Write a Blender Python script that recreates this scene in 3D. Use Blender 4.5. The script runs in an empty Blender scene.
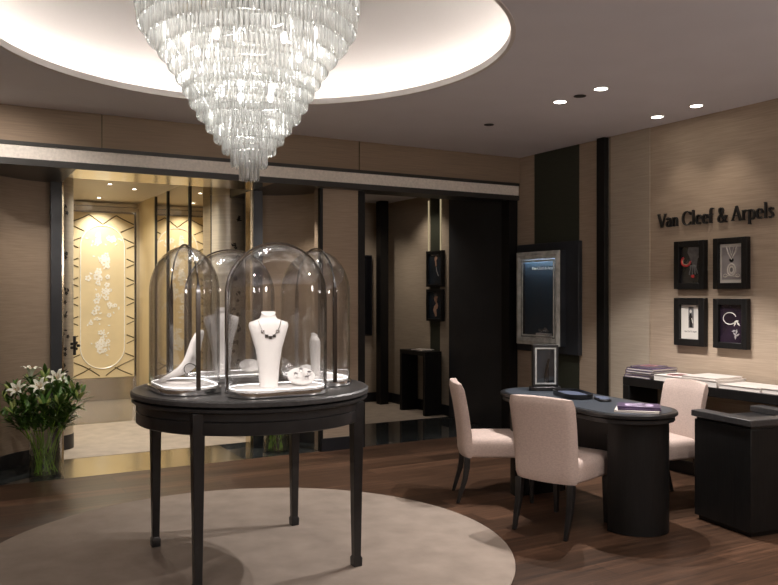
import bpy, math, random
from mathutils import Vector, Matrix
R = math.radians
PI = math.pi
C = bpy.context.scene.collection
rnd = random.Random(7)

# ------------------------------------------------------------------ materials
def nodes_of(m):
    m.use_nodes = True
    nt = m.node_tree
    nt.nodes.clear()
    return nt, nt.nodes.new('ShaderNodeOutputMaterial')

def coords(nt, scale):
    tc = nt.nodes.new('ShaderNodeTexCoord')
    mp = nt.nodes.new('ShaderNodeMapping')
    mp.inputs['Scale'].default_value = scale
    nt.links.new(tc.outputs['Object'], mp.inputs['Vector'])
    return mp.outputs['Vector']

def noise(nt, scale, detail=3, vec=(1, 1, 1), rough=.5):
    n = nt.nodes.new('ShaderNodeTexNoise')
    n.inputs['Scale'].default_value = scale
    n.inputs['Detail'].default_value = detail
    n.inputs['Roughness'].default_value = rough
    nt.links.new(coords(nt, vec), n.inputs['Vector'])
    return n.outputs['Fac']

def ramp(nt, fac, stops):
    r = nt.nodes.new('ShaderNodeValToRGB')
    el = r.color_ramp.elements
    while len(el) < len(stops):
        el.new(.5)
    for e, (p, c) in zip(el, stops):
        e.position = p
        e.color = (*c, 1)
    nt.links.new(fac, r.inputs['Fac'])
    return r.outputs['Color']

def bump(nt, fac, strength, dist=.01):
    b = nt.nodes.new('ShaderNodeBump')
    b.inputs['Strength'].default_value = strength
    b.inputs['Distance'].default_value = dist
    nt.links.new(fac, b.inputs['Height'])
    return b.outputs['Normal']

def mat(name, col, rough=.5, metal=0, var=0, nscale=8, vec=(1, 1, 1), bmp=0, coat=0, spec=.5, emis=None, estr=0, detail=3, bdist=.01):
    m = bpy.data.materials.new(name)
    nt, out = nodes_of(m)
    p = nt.nodes.new('ShaderNodeBsdfPrincipled')
    nt.links.new(p.outputs[0], out.inputs[0])
    p.inputs['Base Color'].default_value = (*col, 1)
    p.inputs['Roughness'].default_value = rough
    p.inputs['Metallic'].default_value = metal
    p.inputs['Specular IOR Level'].default_value = spec
    p.inputs['Coat Weight'].default_value = coat
    p.inputs['Coat Roughness'].default_value = .08
    if var or bmp:
        f = noise(nt, nscale, detail, vec)
        if var:
            lo = tuple(max(0, c * (1 - var)) for c in col)
            hi = tuple(min(1, c * (1 + var)) for c in col)
            nt.links.new(ramp(nt, f, [(.3, lo), (.7, hi)]), p.inputs['Base Color'])
        if bmp:
            nt.links.new(bump(nt, f, bmp, bdist), p.inputs['Normal'])
    if emis:
        p.inputs['Emission Color'].default_value = (*emis, 1)
        p.inputs['Emission Strength'].default_value = estr
    return m

def thin_glass(name, tint=(.985, .99, .99), edge=.55, ior=1.45, milky=0, mcol=(.9, .9, .9), rough=0.0, boost=1.0):
    """clear wall of glass: fresnel mirror over a clear sheet that darkens where one looks along it"""
    m = bpy.data.materials.new(name)
    nt, out = nodes_of(m)
    N = nt.nodes.new
    L = nt.links.new
    tr = N('ShaderNodeBsdfTransparent')
    gl = N('ShaderNodeBsdfGlossy')
    gl.inputs['Roughness'].default_value = rough
    lw = N('ShaderNodeLayerWeight')
    lw.inputs['Blend'].default_value = .25
    mx = N('ShaderNodeMix')
    mx.data_type = 'RGBA'
    L(lw.outputs['Facing'], mx.inputs['Factor'])
    mx.inputs['A'].default_value = (*tint, 1)
    mx.inputs['B'].default_value = (tint[0] * edge, tint[1] * edge, tint[2] * edge, 1)
    L(mx.outputs['Result'], tr.inputs['Color'])
    lf = N('ShaderNodeLayerWeight')
    lf.inputs['Blend'].default_value = .5
    pw = N('ShaderNodeMath')
    pw.operation = 'POWER'
    L(lf.outputs['Facing'], pw.inputs[0])
    pw.inputs[1].default_value = 4
    f0 = ((ior - 1) / (ior + 1)) ** 2
    mu = N('ShaderNodeMath')
    mu.operation = 'MULTIPLY_ADD'
    mu.use_clamp = True
    mu.inputs[1].default_value = (1 - f0) * .9
    mu.inputs[2].default_value = f0 * boost
    L(pw.outputs[0], mu.inputs[0])
    ms = N('ShaderNodeMixShader')
    L(mu.outputs[0], ms.inputs[0])
    L(tr.outputs[0], ms.inputs[1])
    L(gl.outputs[0], ms.inputs[2])
    last = ms.outputs[0]
    if milky:
        df = N('ShaderNodeBsdfDiffuse')
        df.inputs['Color'].default_value = (*mcol, 1)
        tl = N('ShaderNodeBsdfTranslucent')
        tl.inputs['Color'].default_value = (*mcol, 1)
        a = N('ShaderNodeMixShader')
        a.inputs[0].default_value = .5
        L(df.outputs[0], a.inputs[1])
        L(tl.outputs[0], a.inputs[2])
        b = N('ShaderNodeMixShader')
        b.inputs[0].default_value = milky
        L(last, b.inputs[1])
        L(a.outputs[0], b.inputs[2])
        last = b.outputs[0]
    L(last, out.inputs[0])
    return m

def brick_mat(name, c1, c2, mortar, bw, rh, ms, rough, grain=None, offset=.5, coat=0, rot=0, bmp=.1):
    m = bpy.data.materials.new(name)
    nt, out = nodes_of(m)
    N = nt.nodes.new
    L = nt.links.new
    p = N('ShaderNodeBsdfPrincipled')
    L(p.outputs[0], out.inputs[0])
    tc = N('ShaderNodeTexCoord')
    mp = N('ShaderNodeMapping')
    mp.inputs['Rotation'].default_value = (0, 0, rot)
    L(tc.outputs['Object'], mp.inputs['Vector'])
    b = N('ShaderNodeTexBrick')
    b.offset = offset
    b.inputs['Scale'].default_value = 1
    b.inputs['Color1'].default_value = (*c1, 1)
    b.inputs['Color2'].default_value = (*c2, 1)
    b.inputs['Mortar'].default_value = (*mortar, 1)
    b.inputs['Mortar Size'].default_value = ms
    b.inputs['Brick Width'].default_value = bw
    b.inputs['Row Height'].default_value = rh
    L(mp.outputs[0], b.inputs['Vector'])
    col = b.outputs['Color']
    if grain:
        f = noise(nt, 1.0, 8, grain, .65)
        g = ramp(nt, f, [(.3, (.42, .42, .42)), (.52, (.95, .95, .95)), (.72, (1.7, 1.65, 1.6))])
        mx = N('ShaderNodeMix')
        mx.data_type = 'RGBA'
        mx.blend_type = 'MULTIPLY'
        mx.inputs['Factor'].default_value = 1
        L(col, mx.inputs['A'])
        L(g, mx.inputs['B'])
        col = mx.outputs['Result']
        L(bump(nt, f, bmp, .004), p.inputs['Normal'])
    L(col, p.inputs['Base Color'])
    p.inputs['Roughness'].default_value = rough
    p.inputs['Coat Weight'].default_value = coat
    p.inputs['Specular IOR Level'].default_value = .3 if grain and rough > .2 else .5
    return m

def glow(name, col, s):
    m = bpy.data.materials.new(name)
    nt, out = nodes_of(m)
    e = nt.nodes.new('ShaderNodeEmission')
    e.inputs[0].default_value = (*col, 1)
    e.inputs[1].default_value = s
    nt.links.new(e.outputs[0], out.inputs[0])
    return m

M = dict(
    wall=mat('wall_fabric', (.385, .30, .222), .85, var=.12, nscale=1, vec=(5, 5, 140), bmp=.25, detail=4, bdist=.004),
    wall2=mat('pale_wall_fabric', (.40, .335, .26), .85, var=.1, nscale=1, vec=(5, 5, 140), bmp=.2, detail=4, bdist=.004),
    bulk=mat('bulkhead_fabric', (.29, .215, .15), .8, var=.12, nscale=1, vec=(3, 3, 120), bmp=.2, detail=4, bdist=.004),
    ceil=mat('ceiling_paint', (.77, .77, .82), .8, var=.02, nscale=3),
    cove=mat('cove_paint', (.70, .67, .65), .8, var=.01, nscale=3),
    wood=brick_mat('wood_planks', (.115, .061, .037), (.046, .025, .015), (.02, .013, .01), 1.9, .19, .0025, .38, (1.6, 26, 1), offset=.37, bmp=.25),
    marble=brick_mat('dark_polished_stone', (.045, .05, .05), (.035, .04, .042), (.12, .12, .11), .62, .62, .004, .06, (2, 2, 2), offset=0, coat=.5, rot=R(24), bmp=0),
    carpet=mat('pale_carpet', (.47, .40, .33), .95, var=.12, nscale=7, bmp=.5, detail=8, bdist=.01),
    rug=mat('rug_pile', (.30, .245, .203), .97, var=.14, nscale=5, bmp=.6, detail=9, bdist=.012),
    black=mat('black_lacquer', (.014, .014, .015), .32, var=.2, nscale=30, coat=.15),
    blackm=mat('black_matt_timber', (.007, .0065, .0065), .45, spec=.3, var=.3, nscale=3, vec=(30, 30, 2), bmp=.08),
    top=mat('dark_leather_top', (.035, .034, .035), .42, var=.3, nscale=60, bmp=.1),
    bluetop=mat('blue_grey_leather', (.045, .054, .068), .35, var=.2, nscale=60, bmp=.05),
    blueblack=mat('dark_blue_panel', (.026, .030, .037), .35, var=.15, nscale=4, spec=.6),
    green=mat('dark_green_panel', (.03, .034, .022), .6, var=.15, nscale=2, vec=(5, 5, 90), bmp=.1),
    base=mat('dark_baseboard', (.012, .0125, .016), .4, var=.1, nscale=5),
    chrome=mat('chrome', (.72, .72, .72), .09, 1, var=.03, nscale=4),
    chromed=mat('dark_chrome', (.16, .16, .165), .12, 1, var=.05, nscale=4),
    steel=mat('brushed_steel', (.55, .52, .47), .24, 1, var=.08, nscale=3, vec=(1, 1, 40)),
    bronze=mat('polished_bronze', (.58, .49, .34), .16, 1, var=.05, nscale=1.5, vec=(3, 1, 1)),
    brassfl=mat('brass_floor_plate', (.58, .51, .36), .2, .9, var=.07, nscale=1.3, vec=(3, 1, 1)),
    gold=mat('gold_lacquer', (.78, .65, .41), .42, .15, var=.05, nscale=3, coat=.2),
    goldw=mat('gold_wall', (.74, .61, .38), .45, .3, var=.05, nscale=2, vec=(20, 20, 1)),
    goldline=mat('bronze_line', (.10, .075, .035), .4, .6, var=.1, nscale=9),
    pearl=mat('mother_of_pearl', (.92, .90, .84), .2, 0, var=.08, nscale=30, coat=.5),
    colm=mat('column_metal', (.62, .57, .48), .33, .4, var=.1, nscale=2, vec=(1, 1, 30)),
    dark=mat('dark_cutout', (.03, .028, .025), .5, var=.1, nscale=10),
    band=mat('pale_plaster_band', (.86, .80, .72), .7, var=.1, nscale=45, bmp=.25, detail=6),
    vfloor=mat('vestibule_floor_stone', (.42, .35, .26), .08, 0, var=.06, nscale=2, coat=.5),
    vceil=mat('vestibule_ceiling_paint', (.78, .68, .54), .5, var=.02, nscale=2),
    mirror=mat('bronze_mirror', (.62, .55, .44), .03, 1, var=.02, nscale=1),
    chair=mat('chair_linen', (.51, .405, .36), .9, var=.1, nscale=70, vec=(1, 1, 2), bmp=.2, detail=3, bdist=.002),
    chairleg=mat('black_stained_leg', (.012, .011, .011), .35, var=.2, nscale=20),
    white=mat('white_display_leather', (.82, .80, .79), .5, var=.02, nscale=40, bmp=.03),
    diamond=mat('diamond_silver', (.7, .7, .72), .15, 1, var=.2, nscale=400),
    jet=mat('dark_gem', (.02, .02, .025), .1, .3, var=.2, nscale=100, coat=1),
    glass=thin_glass('clear_glass', (.985, .985, .985), .78, 1.5, boost=1.9),
    vglass=thin_glass('vase_glass', (.97, .98, .97), .7, 1.5, boost=1.8),
    water=thin_glass('vase_water', (.93, .98, .90), .9, 1.2),
    crystal=thin_glass('cut_crystal', (.93, .945, .935), .24, 1.75, milky=.22, mcol=(.95, .95, .93), rough=.03, boost=3.2),
    leaf=mat('lily_leaf', (.075, .165, .03), .42, var=.5, nscale=9),
    stem=mat('lily_stem', (.26, .46, .06), .5, var=.3, nscale=12),
    bud=mat('lily_bud', (.34, .42, .12), .5, var=.3, nscale=15),
    petal=mat('lily_petal', (.86, .88, .76), .55, var=.07, nscale=20),
    stamen=mat('lily_stamen', (.45, .22, .05), .6, var=.2, nscale=60),
    paper=mat('white_paper', (.74, .70, .66), .7, var=.04, nscale=10, vec=(1, 1, 60)),
    cover=mat('off_white_cover', (.62, .57, .53), .55, var=.04, nscale=9),
    purple=mat('purple_cover', (.07, .045, .10), .35, var=.3, nscale=12),
    pink=mat('rose_print', (.45, .22, .22), .4, var=.3, nscale=20),
    lilac=mat('lilac_print', (.62, .52, .72), .4, var=.3, nscale=40),
    printk=mat('black_print', (.018, .017, .019), .25, var=.3, nscale=8),
    printg=mat('grey_print', (.34, .32, .32), .3, var=.1, nscale=8),
    printw=mat('white_print', (.66, .63, .58), .35, var=.03, nscale=8),
    printp=mat('plum_print', (.018, .011, .02), .25, var=.4, nscale=5),
    printb=mat('midnight_print', (.012, .02, .032), .25, var=.3, nscale=5),
    skin=mat('skin_print', (.42, .25, .18), .5, var=.2, nscale=30),
    greyfig=mat('mid_grey_print', (.13, .125, .125), .4, var=.4, nscale=25),
    red=mat('red_print', (.50, .03, .035), .35, var=.2, nscale=30),
    felt=mat('blue_felt', (.05, .065, .11), .7, var=.15, nscale=60, bmp=.1),
    vitrine=mat('vitrine_blue_back', (.05, .085, .125), .45, var=.1, nscale=4),
    silverfr=mat('bevelled_mirror_frame', (.74, .78, .76), .16, .35, var=.25, nscale=14),
    screen=mat('black_screen', (.008, .008, .01), .12, var=.1, nscale=3),
    sockt=mat('downlight_white', (.75, .73, .7), .5, var=.02, nscale=5),
    lamp=glow('lamp_lens', (1, .93, .82), 22),
    bulb=glow('warm_bulb', (1, .95, .9), 8),
    led=glow('cove_led', (1, .93, .87), 24),
    ledw=glow('warm_led', (1, .82, .50), .4),
    ledv=glow('vitrine_led', (.86, .94, 1), 38),
    ledd=glow('dome_led', (1, .95, .92), 5),
)

# ------------------------------------------------------------------ mesh builder
class MB:
    def __init__(s, M4=None):
        s.v = []; s.f = []; s.m = []; s.T = M4
    def add(s, vs, fs, mi=0):
        o = len(s.v)
        if s.T is not None:
            vs = [tuple(s.T @ Vector(p)) for p in vs]
        s.v += [tuple(p) for p in vs]
        s.f += [tuple(i + o for i in f) for f in fs]
        s.m += [mi] * len(fs)
        return s
    def box(s, x0, y0, z0, x1, y1, z1, mi=0):
        v = [(x0, y0, z0), (x1, y0, z0), (x1, y1, z0), (x0, y1, z0), (x0, y0, z1), (x1, y0, z1), (x1, y1, z1), (x0, y1, z1)]
        return s.add(v, [(0, 3, 2, 1), (4, 5, 6, 7), (0, 1, 5, 4), (1, 2, 6, 5), (2, 3, 7, 6), (3, 0, 4, 7)], mi)
    def loft(s, rings, mi=0, cap=True, closed=True, loop=False):
        n = len(rings[0]); v = [p for r in rings for p in r]; f = []
        k = n if closed else n - 1
        rr = len(rings) if loop else len(rings) - 1
        for a in range(rr):
            b = (a + 1) % len(rings)
            for i in range(k):
                j = (i + 1) % n
                f.append((a * n + i, a * n + j, b * n + j, b * n + i))
        if cap and closed and not loop:
            f.append(tuple(range(n - 1, -1, -1)))
            f.append(tuple((len(rings) - 1) * n + i for i in range(n)))
        return s.add(v, f, mi)
    def prism(s, poly, z0, z1, mi=0):
        return s.loft([[(x, y, z0) for x, y in poly], [(x, y, z1) for x, y in poly]], mi)
    def lathe(s, prof, c=(0, 0), n=40, mi=0, cap=True):
        return s.loft([[(c[0] + r * math.cos(2 * PI * i / n), c[1] + r * math.sin(2 * PI * i / n), z) for i in range(n)] for r, z in prof], mi, cap)
    def tube(s, pts, r, n=8, mi=0, loop=False):
        pts = [Vector(p) for p in pts]; N = len(pts)
        rad = r if isinstance(r, (list, tuple)) else [r] * N
        rings = []; up = None
        for i, p in enumerate(pts):
            if loop:
                t = pts[(i + 1) % N] - pts[i - 1]
            else:
                t = pts[min(i + 1, N - 1)] - pts[max(i - 1, 0)]
            t.normalize()
            if up is None:
                up = Vector((0, 0, 1)) if abs(t.z) < .9 else Vector((1, 0, 0))
            a = t.cross(up)
            if a.length < 1e-5:
                a = t.orthogonal()
            a.normalize(); b = t.cross(a).normalized(); up = -b if up.dot(b) < 0 else b
            up = a.cross(t).normalized()
            rings.append([tuple(p + (a * math.cos(2 * PI * k / n) + up * math.sin(2 * PI * k / n)) * rad[i]) for k in range(n)])
        return s.loft(rings, mi, cap=not loop, loop=loop)
    def ball(s, c, rx, ry=None, rz=None, n=12, mi=0):
        ry = ry or rx; rz = rz or rx
        rings = []
        for k in range(1, n // 2):
            t = PI * k / (n // 2)
            rings.append([(c[0] + rx * math.sin(t) * math.cos(2 * PI * i / n), c[1] + ry * math.sin(t) * math.sin(2 * PI * i / n), c[2] - rz * math.cos(t)) for i in range(n)])
        o = len(s.v)
        s.loft(rings, mi, cap=True)
        return s
    def build(s, name, mats, parent=None, bevel=0, ang=35, loc=None, seg=2, sub=0):
        me = bpy.data.meshes.new(name)
        me.from_pydata(s.v, [], s.f)
        if not isinstance(mats, (list, tuple)):
            mats = [mats]
        for m in mats:
            me.materials.append(M[m] if isinstance(m, str) else m)
        me.polygons.foreach_set('material_index', s.m)
        me.polygons.foreach_set('use_smooth', [True] * len(s.f))
        me.update()
        me.set_sharp_from_angle(angle=R(ang))
        o = bpy.data.objects.new(name, me)
        C.objects.link(o)
        if parent:
            o.parent = parent
        if loc:
            o.location = loc
        if bevel:
            b = o.modifiers.new('bevel', 'BEVEL')
            b.width = bevel; b.segments = seg; b.limit_method = 'ANGLE'; b.angle_limit = R(40)
            b.harden_normals = False
        if sub:
            b = o.modifiers.new('sub', 'SUBSURF'); b.levels = sub; b.render_levels = sub
        return o

def tag(o, label, cat, group=None):
    o['label'] = label; o['category'] = cat
    if group: o['group'] = group
    return o
def thing(name, label, cat, loc=(0, 0, 0), rotz=0, group=None):
    o = bpy.data.objects.new(name, None)
    C.objects.link(o); o.location = loc; o.rotation_euler = (0, 0, rotz); o.empty_display_size = .1
    return tag(o, label, cat, group)
def struct(o):
    o['kind'] = 'structure'
    return o
def copy_tree(o, parent=None):
    c = o.copy(); C.objects.link(c)
    if parent: c.parent = parent
    for ch in list(o.children):
        copy_tree(ch, c)
    return c
def B(name, x0, y0, z0, x1, y1, z1, m, parent=None, bevel=0):
    return MB().box(x0, y0, z0, x1, y1, z1).build(name, m, parent, bevel)
def S(name, *a, **k):
    return struct(B(name, *a, **k))

def rrect(w, d, r, n=5, cx=0, cy=0):
    out = []
    for qx, qy, a0 in ((1, 1, 0), (-1, 1, 90), (-1, -1, 180), (1, -1, 270)):
        for k in range(n + 1):
            a = R(a0 + 90 * k / n)
            out.append((cx + qx * (w / 2 - r) + r * math.cos(a), cy + qy * (d / 2 - r) + r * math.sin(a)))
    return out
def stadium(sh, r, n=20, axis=0, scale=1):
    out = []
    for q in (1, -1):
        for k in range(n + 1):
            a = R(-90 + 180 * k / n) + (0 if q == 1 else PI)
            x, y = (q * sh + r * math.cos(a)) * scale, r * math.sin(a) * scale
            out.append((x, y) if axis == 0 else (-y, x))
    return out
def arc(cx, cy, r, a0, a1, n):
    return [(cx + r * math.cos(R(a0 + (a1 - a0) * k / n)), cy + r * math.sin(R(a0 + (a1 - a0) * k / n))) for k in range(n + 1)]
def strip_poly(pts_out, pts_in):
    return list(pts_out) + list(reversed(pts_in))
def wallcurve(name, cx, cy, r, a0, a1, th, z0, z1, m, n=24, inward=False):
    """curved wall seen from inside the arc: face at r, body outwards"""
    mb = MB()
    o_, i_ = arc(cx, cy, r + th, a0, a1, n), arc(cx, cy, r, a0, a1, n)
    rings = [[(i_[k][0], i_[k][1], z0), (o_[k][0], o_[k][1], z0), (o_[k][0], o_[k][1], z1), (i_[k][0], i_[k][1], z1)] for k in range(n + 1)]
    mb.loft(rings)
    return struct(mb.build(name, m))

# ------------------------------------------------------------------ lettering
def arcp(cx, cy, rx, ry, a0, a1, n=14):
    return [(cx + rx * math.cos(R(a0 + (a1 - a0) * k / n)), cy + ry * math.sin(R(a0 + (a1 - a0) * k / n))) for k in range(n + 1)]
K = .15; Tn = .05
GL = {
    'V': (.76, [([(.02, 1), (.38, 0)], K), ([(.38, 0), (.72, 1)], .065), ([(-.08, .98), (.16, .98)], .05), ([(.6, .98), (.82, .98)], .05)]),
    'a': (.52, [(arcp(.22, .48, .17, .2, 170, 0, 10) + [(.39, .0)], None), ([(.39, .42)] + arcp(.22, .2, .2, .2, 70, 300, 12) + [(.39, .1)], None), ([(.36, .02), (.5, .02)], .05)]),
    'n': (.60, [([(.1, .66), (.1, 0)], .13), (arcp(.28, .44, .18, .22, 150, 0, 10) + [(.46, 0)], None), ([(.0, .02), (.2, .02)], .045), ([(.36, .02), (.57, .02)], .045), ([(0, .64), (.1, .66)], .05)]),
    'C': (.86, [(arcp(.46, .5, .42, .5, 42, 318, 24), None), ([(.79, .95), (.79, .72)], .05), ([(.79, .05), (.79, .25)], .05)]),
    'l': (.28, [([(.12, 1.05), (.12, 0)], .13), ([(0, .02), (.24, .02)], .045), ([(.02, 1.02), (.12, 1.05)], .05)]),
    'e': (.54, [([(.07, .37), (.47, .37)] + arcp(.27, .34, .22, .33, 5, 315, 20), None)]),
    'f': (.34, [([(.13, 0), (.13, .8)] + arcp(.28, .85, .15, .2, 180, 50, 8), None), ([(-.02, .62), (.32, .62)], .05), ([(.02, .02), (.26, .02)], .045)]),
    '&': (.86, [([(.78, .42), (.62, .16), (.45, .02), (.28, -.02), (.12, .06), (.07, .22), (.14, .38), (.3, .52), (.44, .66), (.47, .82), (.4, .96), (.3, 1.0), (.19, .93), (.18, .76), (.27, .58), (.5, .25), (.66, .06), (.82, 0)], None), ([(.66, .42), (.86, .42)], .05)]),
    'A': (.80, [([(.02, 0), (.38, 1)], .065), ([(.38, 1), (.74, 0)], K), ([(.14, .34), (.6, .34)], .05), ([(-.06, .02), (.16, .02)], .045), ([(.62, .02), (.86, .02)], .045)]),
    'r': (.42, [([(.1, .66), (.1, 0)], .13), ([(.12, .44), (.2, .6), (.3, .66), (.39, .61)], .09), ([(0, .02), (.22, .02)], .045), ([(0, .64), (.1, .66)], .05)]),
    'p': (.60, [([(.1, .66), (.1, -.3)], .13), (arcp(.29, .33, .22, .33, 150, -150, 20), None), ([(0, -.29), (.22, -.29)], .045), ([(0, .64), (.1, .66)], .05)]),
    's': (.42, [([(.35, .55), (.28, .65), (.18, .67), (.08, .6), (.08, .48), (.18, .38), (.3, .28), (.34, .16), (.26, .03), (.14, 0), (.04, .08)], None)]),
}
def glyph(mb, ch, ox, oy, h, d, mi=0):
    for pts, w in GL[ch][1]:
        n = len(pts); L = []; Rr = []
        for i, p in enumerate(pts):
            a = pts[max(i - 1, 0)]; b = pts[min(i + 1, n - 1)]
            tx, ty = b[0] - a[0], b[1] - a[1]
            l = math.hypot(tx, ty) or 1
            tx /= l; ty /= l
            ww = w if w else Tn + (.145 - Tn) * abs(ty) ** 1.3
            L.append((p[0] - ty * ww / 2, p[1] + tx * ww / 2)); Rr.append((p[0] + ty * ww / 2, p[1] - tx * ww / 2))
        rings = [[(ox + h * L[i][0], oy + h * L[i][1], 0), (ox + h * Rr[i][0], oy + h * Rr[i][1], 0), (ox + h * Rr[i][0], oy + h * Rr[i][1], d), (ox + h * L[i][0], oy + h * L[i][1], d)] for i in range(n)]
        mb.loft(rings, mi)
def text_width(t, h, gap=.09):
    return sum((GL[c][0] + gap) * h if c != ' ' else .34 * h for c in t)
def write(t, h, d, T, fit=None, mi=0, mb=None, each=None):
    k = fit / text_width(t, h) if fit else 1
    T = T @ Matrix.Diagonal((k, 1, 1, 1))
    x = 0
    for c in t:
        if c == ' ':
            x += .34 * h; continue
        if each:
            q = MB(T); glyph(q, c, x, 0, h, d); each(q, c)
        else:
            mb.T = T; glyph(mb, c, x, 0, h, d, mi)
        x += (GL[c][0] + .09) * h
LOGO = 'Van Cleef & Arpels'
def rightwall(x, y, z):   # local x -> -Y, y -> Z, z -> -X
    return Matrix(((0, 0, -1, x), (-1, 0, 0, y), (0, 1, 0, z), (0, 0, 0, 1)))

# ------------------------------------------------------------------ ROOM SHELL
H = 2.9
XR = 5.33
S('floor', -1.6, -1.4, -.06, XR, 6.78, 0, 'wood')
S('floor', -1.6, 6.78, -.06, .86, 8.4, 0, 'marble')
S('floor', .86, 6.78, -.06, 2.35, 7.55, 0, 'brassfl')
S('floor', 2.35, 6.78, -.06, XR, 7.93, 0, 'marble')
S('floor', .86, 7.55, -.06, 2.8, 9.45, 0.002, 'carpet')
S('floor', 2.8, 7.93, -.06, XR, 9.6, 0.002, 'carpet')
S('floor', .86, 9.45, -.06, 2.8, 11.5, 0, 'vfloor')

# ceiling with a round opening
def ceiling():
    cx, cy, r = 1.56, 4.34, 1.475
    x0, x1, y0, y1 = -1.6, XR + .1, -1.4, 6.80
    angs = sorted(set([2 * PI * k / 120 for k in range(120)] + [math.atan2(yy - cy, xx - cx) % (2 * PI) for xx in (x0, x1) for yy in (y0, y1)]))
    inn, out = [], []
    for a in angs:
        c, s = math.cos(a), math.sin(a)
        t = min(((x1 - cx) / c if c > 1e-9 else (x0 - cx) / c if c < -1e-9 else 1e9), ((y1 - cy) / s if s > 1e-9 else (y0 - cy) / s if s < -1e-9 else 1e9))
        inn.append((cx + r * c, cy + r * s)); out.append((cx + t * c, cy + t * s))
    n = len(angs)
    mb = MB()
    mb.loft([[(*p, H) for p in out], [(*p, H) for p in inn], [(*p, H + .03) for p in inn], [(*p, H + .03) for p in out]], loop=True)
    struct(mb.build('ceiling', 'ceil'))
    # cove: rim, ledge, curved upper ceiling
    mb = MB()
    mb.lathe([(r + .002, H - .004), (r - .022, H - .004), (r - .022, H + .038), (r + .002, H + .038), (r + .002, H - .004)], (cx, cy), 120, cap=False)
    struct(mb.build('trim_1', 'cove', ang=50))
    mb = MB()
    a_, b_ = .80, .338
    prof = [(r + .003, H + .0302), (r + .18, H + .0302)] + [(r + .18 - a_ + a_ * math.cos(R(k)), H + .05 + b_ * math.sin(R(k))) for k in range(0, 91, 9)] + [(.02, H + .05 + b_), (.02, H + .45), (r + .24, H + .45), (r + .24, H + .0302)]
    mb.lathe(prof, (cx, cy), 120, cap=False)
    struct(mb.build('ceiling', 'cove', ang=50))
    mb = MB()
    pts = [(cx + (r + .08) * math.cos(2 * PI * k / 96), cy + (r + .08) * math.sin(2 * PI * k / 96), H + .044) for k in range(96)]
    mb.tube(pts, .010, 8, loop=True)
    tag(mb.build('cove_light_strip', 'led'), 'glowing ring of light hidden behind the round ceiling cove rim', 'light strip')
ceiling()

# right wall, in its panels
S('wall_right', XR, -1.4, 0, XR + .1, 4.87, H, 'wall')
S('wall_right', XR - .012, 4.87, 0, XR + .1, 5.345, H, 'wall2')
S('wall_right', XR, 5.345, 0, XR + .1, 5.745, H, 'wall')
S('wall_right', XR - .006, 5.745, 0, XR + .1, 6.40, H, 'green')
S('wall_right', XR, 6.40, 0, XR + .1, 6.78, H, 'wall')
S('trim_2', XR - .06, 5.36, 0, XR - .013, 5.455, H - .002, 'blackm')          # dark pilaster
S('trim_3', XR - .03, 5.325, 0, XR - .013, 5.35, H - .002, 'steel')
S('baseboard_right', XR - .03, -1.3, 0, XR - .001, 5.32, .1, 'base')
# walls behind the camera
S('wall_left', -1.7, -1.4, 0, -1.6, 6.78, H, 'wall')
S('wall_front', -1.7, -1.5, 0, XR + .1, -1.4, H, 'wall')

# bulkhead over the openings
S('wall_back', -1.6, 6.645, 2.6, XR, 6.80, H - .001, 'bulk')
for i, x in enumerate((1.115, 3.42)):
    S('trim_4', x, 6.638, 2.63, x + .008, 6.66, H - .002, 'goldline')
S('trim_5', -1.6, 6.625, 2.600, XR - .02, 6.80, 2.628, 'dark')
S('trim_6', -1.6, 6.64, 2.5, XR - .02, 6.661, 2.599, 'band')
S('trim_7', -1.6, 6.63, 2.449, XR - .02, 6.66, 2.499, 'dark')
# soffits
S('trim_8', -1.6, 6.662, 2.45, .93, 8.3, 2.6, 'black')
S('trim_9', .93, 6.662, 2.45, 2.58, 7.2, 2.599, 'bronze')
S('trim_10', 2.58, 6.662, 2.45, 3.53, 7.9, 2.6, 'black')
S('trim_11', 3.53, 6.662, 2.452, XR - .03, 6.95, 2.6, 'blackm')
S('trim_12', XR - .13, 6.66, 0, XR - .02, 6.79, 2.455, 'blackm')     # post in the corner
S('wall_back', -1.6, 6.80, 0, .30, 6.92, 2.45, 'wall')

# niches either side of the entrance
wallcurve('wall_left', .93, 6.99, .60, 180, 98, .08, 0, 2.45, 'wall')
wallcurve('baseboard_left', .93, 6.99, .585, 180, 100, .014, 0, .12, 'base')
wallcurve('wall_back', 2.60, 6.99, .60, 0, 82, .08, 0, 2.45, 'wall')
wallcurve('baseboard_back', 2.60, 6.99, .585, 0, 80, .014, 0, .12, 'base')
S('wall_back', 3.205, 6.80, 0, 3.54, 6.99, 2.45, 'wall')
S('wall_back', 3.08, 6.76, 0, 3.205, 6.90, 2.45, 'wall')
S('baseboard_back', 3.085, 6.745, 0, 3.53, 6.759, .12, 'base')
S('wall_back', 3.205, 6.76, 0, 3.47, 6.80, 2.45, 'wall')
S('trim_13', 3.07, 6.752, .0, 3.10, 6.80, 2.452, 'blackm')
S('trim_14', 3.47, 6.75, 0, 3.54, 6.80, 2.452, 'blackm')
S('trim_15', .84, 7.50, 0, .93, 7.60, 2.45, 'blueblack')
S('trim_16', 2.60, 7.24, 0, 2.69, 7.42, 2.45, 'blueblack')
S('trim_17', 2.575, 7.26, 0, 2.60, 7.40, 2.45, 'bronze')
S('trim_18', .93, 7.50, 0, .945, 7.62, 2.45, 'bronze')

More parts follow.
